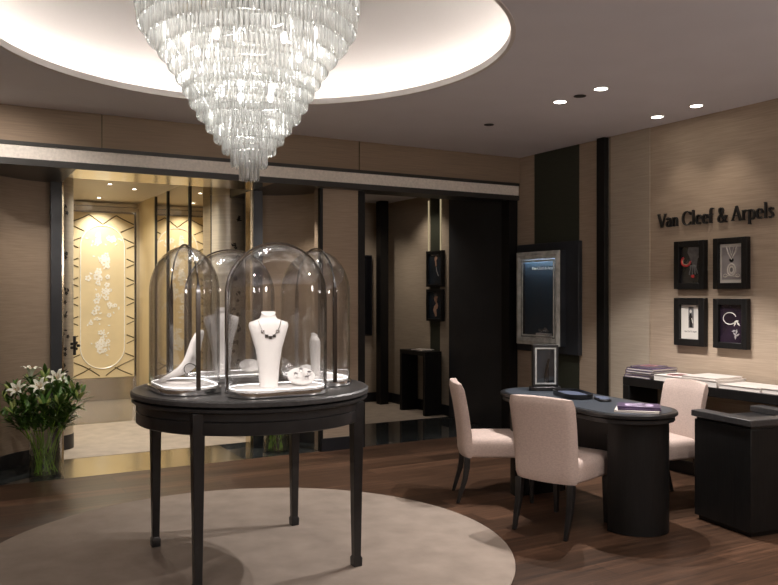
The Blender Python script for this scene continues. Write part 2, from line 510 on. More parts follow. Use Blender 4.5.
# vestibule beyond the entrance
S('trim_24', .6, 7.12, 2.6, 2.9, 7.2, 2.8, 'goldw')
S('ceiling', .6, 7.2, 2.72, 3.0, 11.6, 2.8, 'vceil')
S('wall_left', .80, 8.32, 0, .9, 11.5, 2.72, 'goldw')
S('wall_right', 2.42, 8.30, 0, 2.5, 10.42, 2.72, 'mirror')
S('wall_right', 2.40, 10.42, 0, 2.5, 11.42, 2.72, 'goldw')
S('wall_back', .8, 11.42, 0, 2.6, 11.5, 2.72, 'steel')
S('trim_19', .9, 11.33, 2.585, 2.4, 11.42, 2.64, 'steel')
S('trim_20', .9, 11.36, 2.66, 2.4, 11.42, 2.70, 'steel')
for y in (10.42, 9.79, 8.81):
    S('trim_21', 2.405, y - .02, 0, 2.421, y + .02, 2.715, 'dark')
S('trim_22', 2.36, 11.30, 0, 2.40, 11.42, 2.6, 'chrome')

# recess to the right
S('wall_right', XR - .03, 7.90, 0, XR + .1, 8.14, 2.69, 'wall2')
S('wall_right', XR - .03, 8.14, 0, XR + .1, 8.36, 2.69, 'green')
S('wall_right', XR - .03, 8.36, 0, XR + .1, 9.6, 2.69, 'wall2')
S('wall_back', 3.4, 9.5, 0, XR - .031, 9.6, 2.69, 'wall2')
S('wall_left', 3.45, 7.0, 0, 3.53, 9.5, 2.69, 'wall2')
S('ceiling', 3.45, 6.95, 2.69, XR + .1, 9.6, 2.78, 'ceil')
S('door_1', XR - .06, 6.80, .005, XR + .04, 7.90, 2.6, 'blueblack')
S('baseboard_right', XR - .05, 7.91, 0.003, XR - .031, 9.48, .13, 'base')
S('baseboard_back', 3.55, 9.48, 0.003, XR - .05, 9.499, .13, 'base')
S('trim_23', 5.045, 9.18, .003, 5.165, 9.30, 2.689, 'blackm')

# ------------------------------------------------------------------ vestibule panel, columns
PX, PY = 1.915, 11.30
p = thing('decorative_panel', 'tall gold lacquer panel inlaid with pearl flowers at the end of the entrance', 'panel', (PX, PY, .32))
MB().box(-.42, 0, 0, .42, .05, 2.24).build('board', 'gold', p, .008)
mb = MB()
MB().box(-.42, -.0, -.02, .42, .02, -.001).build('bottom_rail', 'steel', p)
aw, ah = .285, 1.94     # arch outline
zz = .13
pts = [(aw * math.cos(R(a)), -.006, zz + ah - aw + aw * math.sin(R(a))) for a in range(0, 181, 10)] + [(-aw * math.cos(R(a)), -.006, zz + aw - aw * math.sin(R(a))) for a in range(0, 181, 10)]
mb = MB(); mb.tube(pts, .007, 6, loop=True)
mb.build('arch_inlay', 'pearl', p)
mb = MB()
def inside_stadium(x, z):
    zc = min(max(z, zz + aw), zz + ah - aw)
    return math.hypot(x, z - zc) < aw + .01
for sgn in (1, -1):
    for k in range(-6, 22):
        run = []
        for q in range(0, 43):
            x = -.41 + .82 * q / 42
            z = k * .26 + sgn * (x * .62) + .02 * math.sin(x * 9) * sgn
            ok = .02 < z < 2.22 and not inside_stadium(x, z)
            if ok:
                run.append((x, -.003, z))
            if (not ok or q == 42) and len(run) > 1:
                mb.tube(run, .007, 4); run = []
            elif not ok:
                run = []
mb.build('lattice_inlay', 'goldline', p)
mb = MB()
pcount = [0]
def petal_flat(mb, cx, cz, ang, l, w, y=-.004, mi=0):
    pcount[0] += 1
    y -= .00004 * (pcount[0] % 90)
    ca, sa = math.cos(ang), math.sin(ang)
    pts = []
    for u, v in ((0, 0), (.35, .5), (.75, .42), (1, 0), (.75, -.42), (.35, -.5)):
        a, b = u * l, v * w
        pts.append((cx + a * ca - b * sa, y, cz + a * sa + b * ca))
    back = [(x, 0, z) for x, _, z in pts]
    mb.loft([back, pts], mi)
def blossom(mb, cx, cz, r, y=-.004):
    a0 = rnd.random() * 6
    for k in range(5):
        petal_flat(mb, cx + .2 * r * math.cos(a0 + k * 1.257), cz + .2 * r * math.sin(a0 + k * 1.257), a0 + k * 1.257, r * .8, r * .75, y)
for (cx, cz, n, sp) in ((-.08, 1.85, 9, .09), (.12, 1.86, 8, .08), (.0, 1.60, 12, .10), (-.05, 1.38, 12, .10), (.0, 1.15, 10, .11), (.1, .95, 6, .07), (-.1, .80, 7, .08), (.03, .60, 5, .06), (.0, .42, 14, .11)):
    for k in range(int(n * 1.6)):
        x, z = cx + rnd.gauss(0, sp * .6), cz + rnd.gauss(0, sp * .7)
        if abs(x) > .24: continue
        if rnd.random() < .45: blossom(mb, x, z, rnd.uniform(.026, .048))
        else: petal_flat(mb, x, z, rnd.random() * 6.3, rnd.uniform(.03, .055), .02)
mb.build('flower_inlay', 'pearl', p)
h_ = thing('door_handle', 'small dark flower shaped handle at the left edge of the gold panel', 'handle', (1.10, 8.0, .98))
mb = MB(); mb.box(-.012, -.03, -.09, .012, .0, .09)
for k in range(5):
    mb.ball((.03 * math.cos(k * 1.257), -.04, .03 * math.sin(k * 1.257)), .018, .01, .018, 8)
mb.build('grip', 'dark', h_)

def column(cx, cy, side, label):
    t = thing('floral_column', label, 'column', (cx, cy, 0))
    MB().lathe([(.172, .14), (.172, 2.71)], n=48).build('shaft', 'colm', t)
    MB().lathe([(.176, 0.003), (.176, .139)], n=48).build('plinth', 'base', t)
    mb = MB(); r = .1735
    a_cam = math.atan2(-cy, -cx)
    for (da, z, s) in ((.55, 2.25, .7), (.35, 1.95, .5), (.6, 1.80, 1.), (.35, 1.66, .8), (.7, 1.45, 1.1), (.45, 1.30, 1.2), (.6, 1.10, .8), (.4, .92, 1.0), (.65, .75, .8), (.45, .55, 1.0)):
        for k in range(4):
            a = a_cam + side * da + rnd.uniform(-.22, .22) * s
            zc = z + rnd.uniform(-.06, .06) * s
            n5 = rnd.random() < .5
            for q in range(5 if n5 else 1):
                th = q * 1.257 + k
                l, w = (.022, .013) if n5 else (.045, .015)
                pts = []
                for u, v in ((0.1, 0), (.35, .5), (.75, .42), (1, 0), (.75, -.42), (.35, -.5)):
                    du = u * l * math.cos(th) - v * w * math.sin(th); dz = u * l * math.sin(th) + v * w * math.cos(th)
                    pts.append((a + du / r, zc + dz))
                mb.loft([[(.171 * math.cos(b), .171 * math.sin(b), zz_) for b, zz_ in pts], [(.175 * math.cos(b), .175 * math.sin(b), zz_) for b, zz_ in pts]])
    mb.build('floral_cutout', 'dark', t)
column(.94, 8.15, 1, 'slim metal column with dark floral cutouts beside the left niche, behind the lilies')
column(2.64, 8.13, 1, 'wide metal column with floral cutouts to the right of the mirrored entrance wall')

# ------------------------------------------------------------------ RUG
mb = MB(); mb.lathe([(1.475, .001), (1.49, .006), (1.49, .013), (1.475, .018), (.01, .018)], n=128)
tag(mb.build('round_rug', 'rug', loc=(1.51, 4.30, 0), ang=60), 'large round beige rug under the black display table', 'rug')

# ------------------------------------------------------------------ DISPLAY TABLE
TX, TY, TZ = 1.51, 4.23, .96
t = thing('display_table', 'round black display table on four square legs carrying four glass domes', 'table', (TX, TY, .018))
zo = -.018
MB().lathe([(.02, TZ - .035 + zo), (.632, TZ - .035 + zo), (.645, TZ - .028 + zo), (.645, TZ - .008 + zo), (.636, TZ + zo), (.60, TZ + zo), (.597, TZ - .002 + zo), (.02, TZ - .002 + zo)], n=128).build('tabletop', 'top', t)
MB().lathe([(.02, TZ - .062 + zo), (.632, TZ - .062 + zo), (.640, TZ - .056 + zo), (.640, TZ - .042 + zo), (.616, TZ - .0352 + zo)], n=128).build('moulding', 'black', t)
MB().lathe([(.57, TZ - .17 + zo), (.612, TZ - .17 + zo), (.618, TZ - .165 + zo), (.618, TZ - .108 + zo), (.612, TZ - .104 + zo), (.618, TZ - .100 + zo), (.618, TZ - .0622 + zo), (.57, TZ - .0622 + zo), (.57, TZ - .17 + zo)], n=128, cap=False).build('apron', 'black', t)
for k in range(4):
    a = R(45 + 90 * k)
    ca, sa = math.cos(a), math.sin(a)
    T_ = Matrix.Translation((.608 * ca, .608 * sa, 0)) @ Matrix.Rotation(0, 4, 'Z')
    mb = MB(T_)
    def sq(h_, z): return [(-h_, -h_, z), (h_, -h_, z), (h_, h_, z), (-h_, h_, z)]
    mb.loft([sq(.024, .001), sq(.025, .045), sq(.0195, .055), sq(.0195, .06), sq(.029, TZ - .20), sq(.031, TZ - .063 + zo)])
    mb.build('leg', 'black', t, .002)

# ------------------------------------------------------------------ GLASS DOMES
DS, DR, DH = .107, .156, .77
def dome(x, y, axis, label):
    t = thing('glass_dome', label, 'display dome', (x, y, TZ + .0005), 0, 'glass jewellery domes on the round table')
    prof = [(1, .03), (1, .30), (1, .515)] + [(math.cos(a), .515 + .25 * math.sin(a)) for a in [R(k) for k in (8, 16, 24, 32, 40, 48, 56, 63, 70, 76, 81, 85, 88)]]
    mb = MB()
    outer = [[(px, py, z) for px, py in stadium(DS * s, DR * s, 24, axis)] for s, z in prof]
    inner = [[(px, py, z * .992 if z > .1 else z) for px, py in stadium(DS * s, (DR - .007) * s, 24, axis)] for s, z in prof]
    mb.loft(outer, cap=False); mb.loft([list(reversed(r)) for r in inner], cap=False)
    n = len(outer[0])
    mb.add(outer[-1], [tuple(range(n))]); mb.add(inner[-1], [tuple(range(n - 1, -1, -1))])
    mb.loft([inner[0], outer[0]], cap=False)
    mb.build('glass_cover', 'glass', t, ang=60)
    mb = MB(); mb.loft([[(px, py, z) for px, py in stadium(DS, DR + d, 24, axis)] for d, z in ((.004, 0), (.008, .003), (.008, .026), (.003, .029))])
    mb.build('base_rim', 'chrome', t)
    mb = MB(); mb.loft([[(px, py, z) for px, py in stadium(DS, DR - .012, 24, axis)] for z in (.0292, .038)])
    mb.build('platform', 'white', t)
    # seam band following the long outline
    e = DS + DR + .003; bt = .010
    mb = MB()
    pts = [(-e, .03)] + [(-e, .515)] + [(-e * math.cos(R(k)), .515 + .254 * math.sin(R(k))) for k in range(6, 175, 6)] + [(e, .515), (e, .03)]
    rings = []
    for q, (u, z) in enumerate(pts):
        w = .011 if z <= .516 else max(.003, .011 - (z - .515) * .12)
        a = pts[max(q - 1, 0)]; b = pts[min(q + 1, len(pts) - 1)]
        tx, tz = b[0] - a[0], b[1] - a[1]; l = math.hypot(tx, tz)
        nx, nz = -tz / l, tx / l
        ring = [(u - nx * .001, -w, z - nz * .001), (u - nx * .001, w, z - nz * .001), (u + nx * .009, w, z + nz * .009), (u + nx * .009, -w, z + nz * .009)]
        if axis == 1: ring = [(-b_, a_, c_) for a_, b_, c_ in ring]
        rings.append(ring)
    mb.loft(rings)
    mb.build('seam_band', 'chromed', t)
    # lit inner rim around the platform
    mb = MB(); mb.tube([(px, py, .0385) for px, py in stadium(DS, DR - .0145, 24, axis)], .0022, 6, loop=True)
    mb.build('light_strip', 'ledd', t)
    return t
domes = [(1.51, 3.85, 0, 'front glass dome, nearest, over the necklace bust and the white ring dish'),
         (1.13, 4.23, 1, 'left glass dome on the round table, over a white curved bracelet stand'),
         (1.89, 4.23, 1, 'right glass dome on the round table, partly behind the front dome'),
         (1.51, 4.61, 0, 'rear glass dome on the round table, seen behind the left and front domes')]
for d in domes: dome(*d)
DZ = TZ + .039

def bust(x, y, rot, s, label, name='jewellery_bust'):
    mb = MB()
    prof = [(0, .050, .040, 0), (.02, .050, .040, 0), (.10, .056, .042, 0), (.20, .070, .046, .003), (.28, .094, .048, .006), (.325, .107, .046, .006), (.342, .102, .042, .008), (.352, .072, .036, .010), (.362, .046, .032, .012), (.385, .036, .030, .012), (.398, .038, .031, .012), (.400, .030, .025, .012)]
    rings = []
    for z, a, b, off in prof:
        rings.append([(a * s * math.copysign(abs(math.cos(u)) ** .75, math.cos(u)), off * s + b * s * math.copysign(abs(math.sin(u)) ** .85, math.sin(u)) - .0 , (z + (-.02 if z > .37 and math.sin(u) < 0 else 0) * -math.sin(u) * (1 if math.sin(u) < 0 else 0)) * s) for u in [2 * PI * k / 36 for k in range(36)]])
    mb.loft(rings)
    o = mb.build(name, 'white', ang=50, loc=(x, y, DZ))
    o.rotation_euler = (0, 0, rot)
    return tag(o, label, 'jewellery bust')
b1 = bust(1.465, 3.855, R(-10), .96, 'white tapered bust wearing a thin necklace inside the front dome')
bust(1.46, 4.62, R(-8), .98, 'plain white bust inside the rear dome, behind the front dome')
bust(1.89, 4.22, R(75), .62, 'small white bust turned sideways inside the right dome')
# necklace
def necklace(x, y, rot, s):
    t = thing('necklace', 'fine silver necklace with flower pendants around the front white bust', 'necklace', (x, y, DZ), rot)
    mb = MB(); pts = []
    for k in range(25):
        u = -1 + 2 * k / 24
        xx = .06 * u; z = .352 - .085 * (1 - u * u) ** .8
        # front surface of bust at height z
        hw, dp = (.095, .048) if z < .335 else (.08, .040)
        yy = .006 - dp * (max(0, 1 - (abs(xx) / hw) ** 2.2)) ** .45 - .0035
        pts.append((xx * s, yy * s, z * s))
    mb.tube(pts, .0013, 5)
    chn = mb.build('chain', 'diamond', t)
    for k in (4, 8, 12, 16, 20):
        c = pts[k]; mb = MB()
        for q in range(4):
            a = q * PI / 2 + PI / 4
            mb.ball((c[0] + .0055 * math.cos(a), c[1] - .003, c[2] - .003 + .0055 * math.sin(a)), .0052, .0025, .0052, 8)
        mb.build('pendant', 'jet' if k in (8, 12, 16) else 'diamond', chn)
necklace(1.465, 3.855, R(-10), .96)

def ring_dish(x, y, rot, s, label):
    t = thing('ring_dish', label, 'ring dish', (x, y, DZ), rot)
    Tt = Matrix.Translation((0, 0, .045 * s)) @ Matrix.Rotation(R(30), 4, 'X')
    mb = MB(Tt); mb.lathe([(.062 * s, -.012 * s), (.072 * s, -.004 * s), (.072 * s, .004 * s), (.066 * s, .007 * s), (.01 * s, .004 * s)], n=36)
    mb.build('cushion', 'white', t)
    mb = MB(); mb.lathe([(.045 * s, 0), (.045 * s, .004), (.02 * s, .02 * s), (.02 * s, .032 * s)], (0, .015 * s), n=24)
    mb.build('foot', 'white', t)
    return t, Tt
def finger_ring(x, y, z, rx, rotz, label, mb_extra=True):
    t = thing('finger_ring', label, 'ring', (x, y, z), rotz)
    mb = MB(Matrix.Rotation(rx, 4, 'X')); mb.tube([(.0095 * math.cos(2 * PI * k / 20), 0, .0095 * math.sin(2 * PI * k / 20)) for k in range(20)], .0016, 6, loop=True)
    bd = mb.build('band', 'diamond', t)
    mb = MB(Matrix.Rotation(rx, 4, 'X'))
    for q in range(4):
        a = q * PI / 2
        mb.ball((.006 * math.cos(a), .006 * math.sin(a), .013), .006, .006, .003, 8)
    mb.build('flower_setting', 'diamond', bd)
dx, dy = 1.64, 3.845
ring_dish(dx, dy, R(-15), 1, 'round white tilted ring dish beside the necklace bust in the front dome')
for (ax, az, lab) in ((-.042, .052, 'leftmost flower ring on the white dish in the front dome'), (-.006, .072, 'uppermost flower ring on the white dish in the front dome'), (.034, .056, 'rightmost flower ring on the white dish in the front dome'), (.012, .034, 'lowest flower ring on the white dish in the front dome')):
    finger_ring(dx + ax, dy - .035 + (az - .045) * .9, DZ + az, R(20), R(-15), lab)
# small T stand with ring
t = thing('ring_stand', 'tiny upright stand holding a flower behind the ring dish in the front dome', 'ring stand', (1.60, 3.91, DZ))
mb = MB(); mb.lathe([(.014, 0), (.014, .003), (.002, .006), (.002, .082)], n=16); mb.build('post', 'chrome', t)
mb = MB()
for q in range(4):
    mb.ball((.012 * math.cos(q * 1.57), 0, .09 + .010 * math.sin(q * 1.57)), .011, .005, .009, 8)
mb.build('flower', 'diamond', t)
ring_dish(1.63, 4.60, R(-15), .9, 'small white ring dish beside the bust in the rear dome')
ring_dish(1.89, 4.36, R(-30), .6, 'smallest white ring dish at the far end of the right dome')

# bracelet stand in left dome: a swooping white ribbon
t = thing('bracelet_stand', 'white swooping curved stand rising to the right inside the left dome', 'bracelet stand', (1.13, 4.23, DZ))
ctrl = [(-.135, .014), (-.11, .020), (-.06, .040), (-.01, .062), (.03, .095), (.05, .14), (.06, .19), (.075, .24), (.10, .285)]
rings = []
for q, (u, z) in enumerate(ctrl):
    w = [.03, .06, .085, .09, .085, .075, .065, .055, .04][q]
    th = [.004, .008, .014, .022, .026, .024, .020, .018, .010][q]
    a = ctrl[max(q - 1, 0)]; b = ctrl[min(q + 1, 8)]
    tx, tz = b[0] - a[0], b[1] - a[1]; l = math.hypot(tx, tz); nx, nz = -tz / l, tx / l
    rings.append([(u + nx * th * s1, w * s2 , z + nz * th * s1) for s1, s2 in ((-1, -.8), (-1, .8), (-.4, 1), (.4, 1), (1, .8), (1, -.8), (.4, -1), (-.4, -1))])
mb = MB(Matrix.Rotation(R(-38), 4, 'Z')); mb.loft(rings); mb.build('ribbon', 'white', t, sub=2, ang=80)
mb = MB(Matrix.Rotation(R(-38), 4, 'Z')); mb.loft([[(x_, y_, z_) for x_, y_ in rrect(.17, .15, .07, 6, -.01, 0)] for z_ in (0, .012)]); mb.build('foot', 'white', t, .003)
t = thing('bracelet', 'thin dark round bracelet leaning on the curved white stand in the left dome', 'bracelet', (1.135, 4.115, DZ + .078), R(-35))
mb = MB(Matrix.Rotation(R(20), 4, 'X')); mb.tube([(.036 * math.cos(2 * PI * k / 32), 0, .036 * math.sin(2 * PI * k / 32)) for k in range(32)], .0024, 6, loop=True)
mb.build('band', 'jet', t)
mb = MB(Matrix.Rotation(R(20), 4, 'X')); mb.tube([(.036 * math.cos(R(k)), -.001, .036 * math.sin(R(k))) for k in range(200, 300, 10)], .0034, 6)
mb.build('gem_row', 'diamond', t)

# ------------------------------------------------------------------ CHANDELIER
CX, CY = 1.50, 4.25
t = thing('chandelier', 'large tiered crystal prism chandelier above the round display table', 'chandelier', (CX, CY, 3.288))
radii = [.0 + v for v in [.05, .095, .143, .187, .23, .28, .32, .357, .394, .436, .488, .548, .595, .608]]
zb = [2.10, 2.175, 2.25, 2.31, 2.372, 2.437, 2.503, 2.57, 2.638, 2.706, 2.775, 2.85, 2.925, 3.02]
PL = .118
def prism_mb(mb, l, w, T_=None):
    w *= 1.35
    if T_ is not None: mb.T = T_
    def q(a, z, b=None):
        b = b or a
        return [(a, 0, z), (a * .25, b, z), (-a * .25, b, z), (-a, 0, z), (-a * .25, -b, z), (a * .25, -b, z)]
    mb.loft([q(w * .5, 0, w * .35), q(w, -.008, w * .7), q(w, -l + .012, w * .7), q(w * .35, -l, w * .25)])
pm = MB(); prism_mb(pm, PL, .0078)
proto = pm.build('crystal_prism', 'crystal', t, ang=15)
pm = MB(); prism_mb(pm, .20, .0078)
proto_l = pm.build('crystal_prism', 'crystal', t, ang=15)
allp = []
for k, (r, z) in enumerate(zip(radii, zb)):
    l = PL
    n = max(8, round(2 * PI * r / .0262))
    mb = MB(); mb.tube([(r * math.cos(2 * PI * q / 64), r * math.sin(2 * PI * q / 64), z + l - 3.288 + .002) for q in range(64)], .0028, 6, loop=True)
    if k > 0:
        for q in range(4):
            a = q * PI / 2
            r2 = radii[k - 1]
            mb.tube([(r * math.cos(a), r * math.sin(a), z + l - 3.288), (r2 * math.cos(a), r2 * math.sin(a), zb[k - 1] + PL - 3.288)], .002, 5)
    mb.build('ring_frame', 'chrome', t)
    for q in range(n):
        a = 2 * PI * (q + .5 * (k % 2)) / n
        wx, wy = CX + r * math.cos(a), CY + r * math.sin(a)
        allp.append((math.hypot(wx, wy) - (1 if False else 0) + max(0, z + .06 - 2.95) * 9, r * math.cos(a), r * math.sin(a), z + l - 3.288, a, l))
allp.sort(key=lambda e: e[0])
proto.location = allp[0][1:4]
first = {PL: proto, .20: proto_l}
used = set()
rest = MB()
for i, (dd, x, y, z, a, l) in enumerate(allp):
    if i < 100:
        src = first[l]
        o = src if l not in used else src.copy()
        if l in used: C.objects.link(o)
        used.add(l)
        o.location = (x, y, z); o.rotation_euler = (0, 0, a + PI / 2 + rnd.uniform(-.55, .55)); o.parent = t
    else:
        prism_mb(rest, l, .0078, Matrix.Translation((x, y, z)) @ Matrix.Rotation(a + PI / 2 + rnd.uniform(-.55, .55), 4, 'Z'))
if .20 not in used: bpy.data.objects.remove(proto_l)
o = rest.build('crystal_prisms', 'crystal', t, ang=15); o['kind'] = 'stuff'
mb = MB(); mb.lathe([(.01, -.14), (.02, -.14), (.02, -.03), (.12, -.02), (.12, -.0002)], n=32); mb.build('ceiling_rose', 'chrome', t)
mb = MB(); mb.lathe([(.61, -.155), (.617, -.155), (.617, -.135), (.02, -.135), (.02, -.145), (.61, -.145)], n=64, cap=False); mb.build('top_plate', 'chrome', t)
mb = MB(); mb.tube([(0, 0, -.14), (0, 0, -1.04)], .008, 8); mb.build('central_rod', 'chrome', t)
for k in range(10):
    a = k * 2 * PI / 5 + (.3 if k > 4 else 0); r = .30 if k < 5 else .15
    zc = -.45 if k < 5 else -.69
    mb = MB(); mb.tube([(r * math.cos(a), r * math.sin(a), zc + .034), (r * math.cos(a), r * math.sin(a), zc + .07), (0, 0, zc + .10)], .005, 6); am = mb.build('lamp_arm', 'chrome', t)
    mb = MB(); mb.ball((r * math.cos(a), r * math.sin(a), zc), .02, .02, .034, 12)
    mb.build('light_bulb', 'bulb', am)

# ------------------------------------------------------------------ VASES AND LILIES
def vase(x, y, label):
    t = thing('glass_vase', label, 'vase', (x, y, .0005))
    mb = MB(); mb.lathe([(.118, 0), (.122, .004), (.122, .36), (.116, .36), (.116, .02), (.02, .018)], n=48)
    mb.build('glass_body', 'vglass', t)
    mb = MB(); mb.lathe([(.112, .021), (.112, .175), (.01, .175)], n=40); mb.build('water', 'water', t)
vase(.74, 6.975, 'clear cylinder vase of lilies on the floor in the left niche')
vase(2.735, 6.99, 'clear cylinder vase on the floor seen under the black table apron')

def leaf(mb, base, d, l, w, droop):
    base = Vector(base); d = Vector(d).normalized()
    side = d.cross(Vector((0, 0, 1)))
    if side.length < .1: side = Vector((1, 0, 0))
    side.normalize(); nrm = side.cross(d).normalized()
    rings = []
    for k, (u, ww) in enumerate(((0, .12), (.2, .7), (.45, 1), (.7, .75), (.9, .3), (1, .03))):
        c = base + d * l * u + Vector((0, 0, -droop * u * u))
        h = w * ww / 2
        rings.append([tuple(c - side * h + nrm * h * .35), tuple(c + nrm * -.0008), tuple(c + side * h + nrm * h * .35), tuple(c + nrm * .0012)])
    mb.loft(rings)
def lily_flower(mb, mb2, c, d, s):
    d = Vector(d).normalized(); a0 = d.orthogonal().normalized(); b0 = d.cross(a0)
    c = Vector(c)
    for k in range(6):
        a = k * PI / 3
        out = a0 * math.cos(a) + b0 * math.sin(a); side = d.cross(out)
        rings = []
        for u, ro, zz_, w in ((0, .10, 0, .14), (.3, .16, .35, .28), (.6, .34, .68, .36), (.85, .62, .86, .24), (1, .85, .80, .04)):
            p_ = c + (out * ro + d * zz_) * s; h = w * s / 2
            rings.append([tuple(p_ - side * h + d * h * .3), tuple(p_ - out * .002), tuple(p_ + side * h + d * h * .3), tuple(p_ + d * .003)])
        mb.loft(rings)
    for k in range(6):
        a = k * PI / 3 + .5
        out = a0 * math.cos(a) + b0 * math.sin(a)
        mb2.tube([tuple(c), tuple(c + (out * .2 + d * .85) * s)], .0012, 4)
        mb2.ball(tuple(c + (out * .2 + d * .88) * s), .004, n=6)
# local frame seen from the photograph: R_ = across, F_ = away
R_ = Vector((.871, -.491, 0)); F_ = Vector((.491, .871, 0))
def lily(vx, vy, across, away, ztip, label, group, kind, seed, size=1, low=False):
    rr = random.Random(seed)
    t = thing('lily_stem', label, 'lily', (vx, vy, .025), 0, group)
    tip = R_ * across + F_ * away; tip.z = ztip - .025
    dirh = Vector((tip.x, tip.y, 0)); dl = dirh.length or .01; dirh /= dl
    ba = rr.random() * 6.283; br = .095 * rr.random() ** .5; b = Vector((br * math.cos(ba), br * math.sin(ba), 0))
    rim = dirh * min(.085, dl * .6); rim.z = .33
    pts = []
    for k in range(13):
        u = k / 12
        q = b * (1 - u) ** 2 + (rim * 1.0) * 2 * u * (1 - u) + tip * u * u
        q.z = (0 * (1 - u) ** 2 + rim.z * .95 * 2 * u * (1 - u) + tip.z * u * u)
        pts.append(q)
    MB().tube([tuple(q) for q in pts], [.0042] * 10 + [.0036, .003, .0025], 6).build('stem', 'stem', t)
    mb = MB()
    for k in range(40 if not low else 22):
        u = rr.uniform(.5, .99) if not low else rr.uniform(.08, .95)
        i = int(u * 12); q = pts[i] + (pts[min(i + 1, 12)] - pts[i]) * (u * 12 - i)
        if q.z < .34 and not low: continue
        a = rr.random() * 6.283
        d = Vector((math.cos(a), math.sin(a), rr.uniform(-.1, .9))) + (pts[12] - pts[8]).normalized() * .8
        l = rr.uniform(.09, .17) * size
        e = q + d.normalized() * l
        wp = Vector((vx, vy, 0)) + e
        if math.hypot(wp.x - .93, wp.y - 6.99) > .54 and wp.x < 1: continue
        if low and math.hypot(wp.x - 2.6, wp.y - 6.99) > .54: continue
        leaf(mb, q, d, l, rr.uniform(.022, .038) * size, rr.uniform(0, .07))
    if mb.f: mb.build('leaves', 'leaf', t, ang=60)
    d = (pts[12] - pts[10]).normalized()
    nb = {'flower': 1, 'bud': 3, 'leafy': 0}[kind]
    for k in range(nb):
        a = rr.random() * 6.28
        dd = (d + Vector((math.cos(a), math.sin(a), .6)) * .7).normalized()
        mb = MB()
        e = pts[11] + dd * .03
        l = rr.uniform(.07, .10)
        mb.tube([tuple(pts[11]), tuple(e), tuple(e + dd * l * .25), tuple(e + dd * l * .6), tuple(e + dd * l * .9), tuple(e + dd * l)], [.002, .003, .010, .012, .007, .001], 7)
        mb.build('bud', 'bud', t)
    if kind == 'flower':
        mb = MB(); fd = (d * .5 + Vector((0, 0, .35)) - F_ * .7)
        if 'upright' in label: fd = Vector((0, 0, 1)) + R_ * .1
        mb2 = MB(); lily_flower(mb, mb2, tuple(pts[12]), fd, .095); fl = mb.build('flower', 'petal', t); mb2.build('stamens', 'stamen', fl)
V1 = (.74, 6.975)
lily(*V1, -.10, -.05, .80, 'tallest lily stem with one upright white flower in the left niche vase', None, 'flower', 1)
lily(*V1, -.13, -.16, .68, 'lily stem with an open white star flower low at the front left of the bouquet', None, 'flower', 2)
lily(*V1, .03, -.14, .70, 'lily stem with a white flower at the front centre of the bouquet', None, 'flower', 3)
lily(*V1, .13, -.06, .76, 'lily stem with a white flower near the right of the bouquet, before the column', None, 'flower', 4)
q = 5
for (a_, f_, z_) in ((-.33, -.05, .66), (-.28, .05, .74), (-.22, -.12, .72), (-.36, -.12, .55), (-.16, .10, .80), (-.05, .12, .82), (.08, .08, .80), (.18, .05, .78), (.27, -.02, .72), (.33, -.08, .66), (.30, -.14, .58), (.20, -.18, .62), (.08, -.2, .60), (-.05, -.22, .58), (-.18, -.22, .56), (.0, 0, .78), (.22, .0, .70)):
    lily(*V1, a_, f_, z_, 'leafy green lily stem with closed buds in the left niche bouquet', 'budded lily stems in the left niche vase', 'bud' if q % 3 else 'leafy', q); q += 1
V2 = (2.735, 6.99)
for k in range(14):
    a = k * 2.4; r = .03 + .055 * (k / 14) ** .5
    lily(*V2, r * math.cos(a), r * math.sin(a), .40 + .06 * rnd.random(), 'cut green stem standing in the vase seen under the black table', 'green stems in the vase under the table line', 'leafy', 60 + k, .5, low=True)

# ------------------------------------------------------------------ DESK
DXc, DYc = 3.81, 4.09
t = thing('oval_desk', 'long black oval sales desk with curved pedestals between the pale chairs', 'desk', (DXc, DYc, 0), R(-5))
def st(sh, r, z, n=24): return [(x, y, z) for x, y in stadium(sh, r, n, 1)]
mb = MB(); mb.loft([st(.47, .286, .722), st(.47, .295, .728), st(.47, .295, .744), st(.47, .289, .75)]); mb.build('desktop', 'black', t)
mb = MB(); mb.loft([st(.47, .26, .7502), st(.47, .26, .7515)]); mb.build('leather_inlay', 'bluetop', t)
mb = MB(); mb.loft([st(.47, .275, .690), st(.47, .278, .694), st(.47, .278, .715), st(.47, .262, .7218)]); mb.build('underframe', 'black', t)
for sgn in (-1, 1):
    rings = []
    for k in range(17):
        z = .003 + .686 * k / 16
        c = .56
        fl = 0 if z < .50 else .16 * (1 - math.sqrt(max(0, 1 - ((z - .50) / .19) ** 2)))
        ycut = .46 - fl
        r = .222
        out = [(r * math.cos(R(a)), .47 + r * math.sin(R(a)), z) for a in range(0, 181, 9)]
        out += [(-r, ycut + .03, z), (-r + .03, ycut, z), (r - .03, ycut, z), (r, ycut + .03, z)]
        rings.append([(x * (1 if sgn > 0 else -1) * (.93 if sgn < 0 else 1) + (.04 if sgn < 0 else 0), y * sgn, z) for x, y, z in out])
    mb = MB(); mb.loft(rings); mb.build('pedestal', 'blackm', t)
mb = MB(); mb.box(-.015, -.45, .30, .015, .45, .69); mb.build('modesty_panel', 'blackm', t)

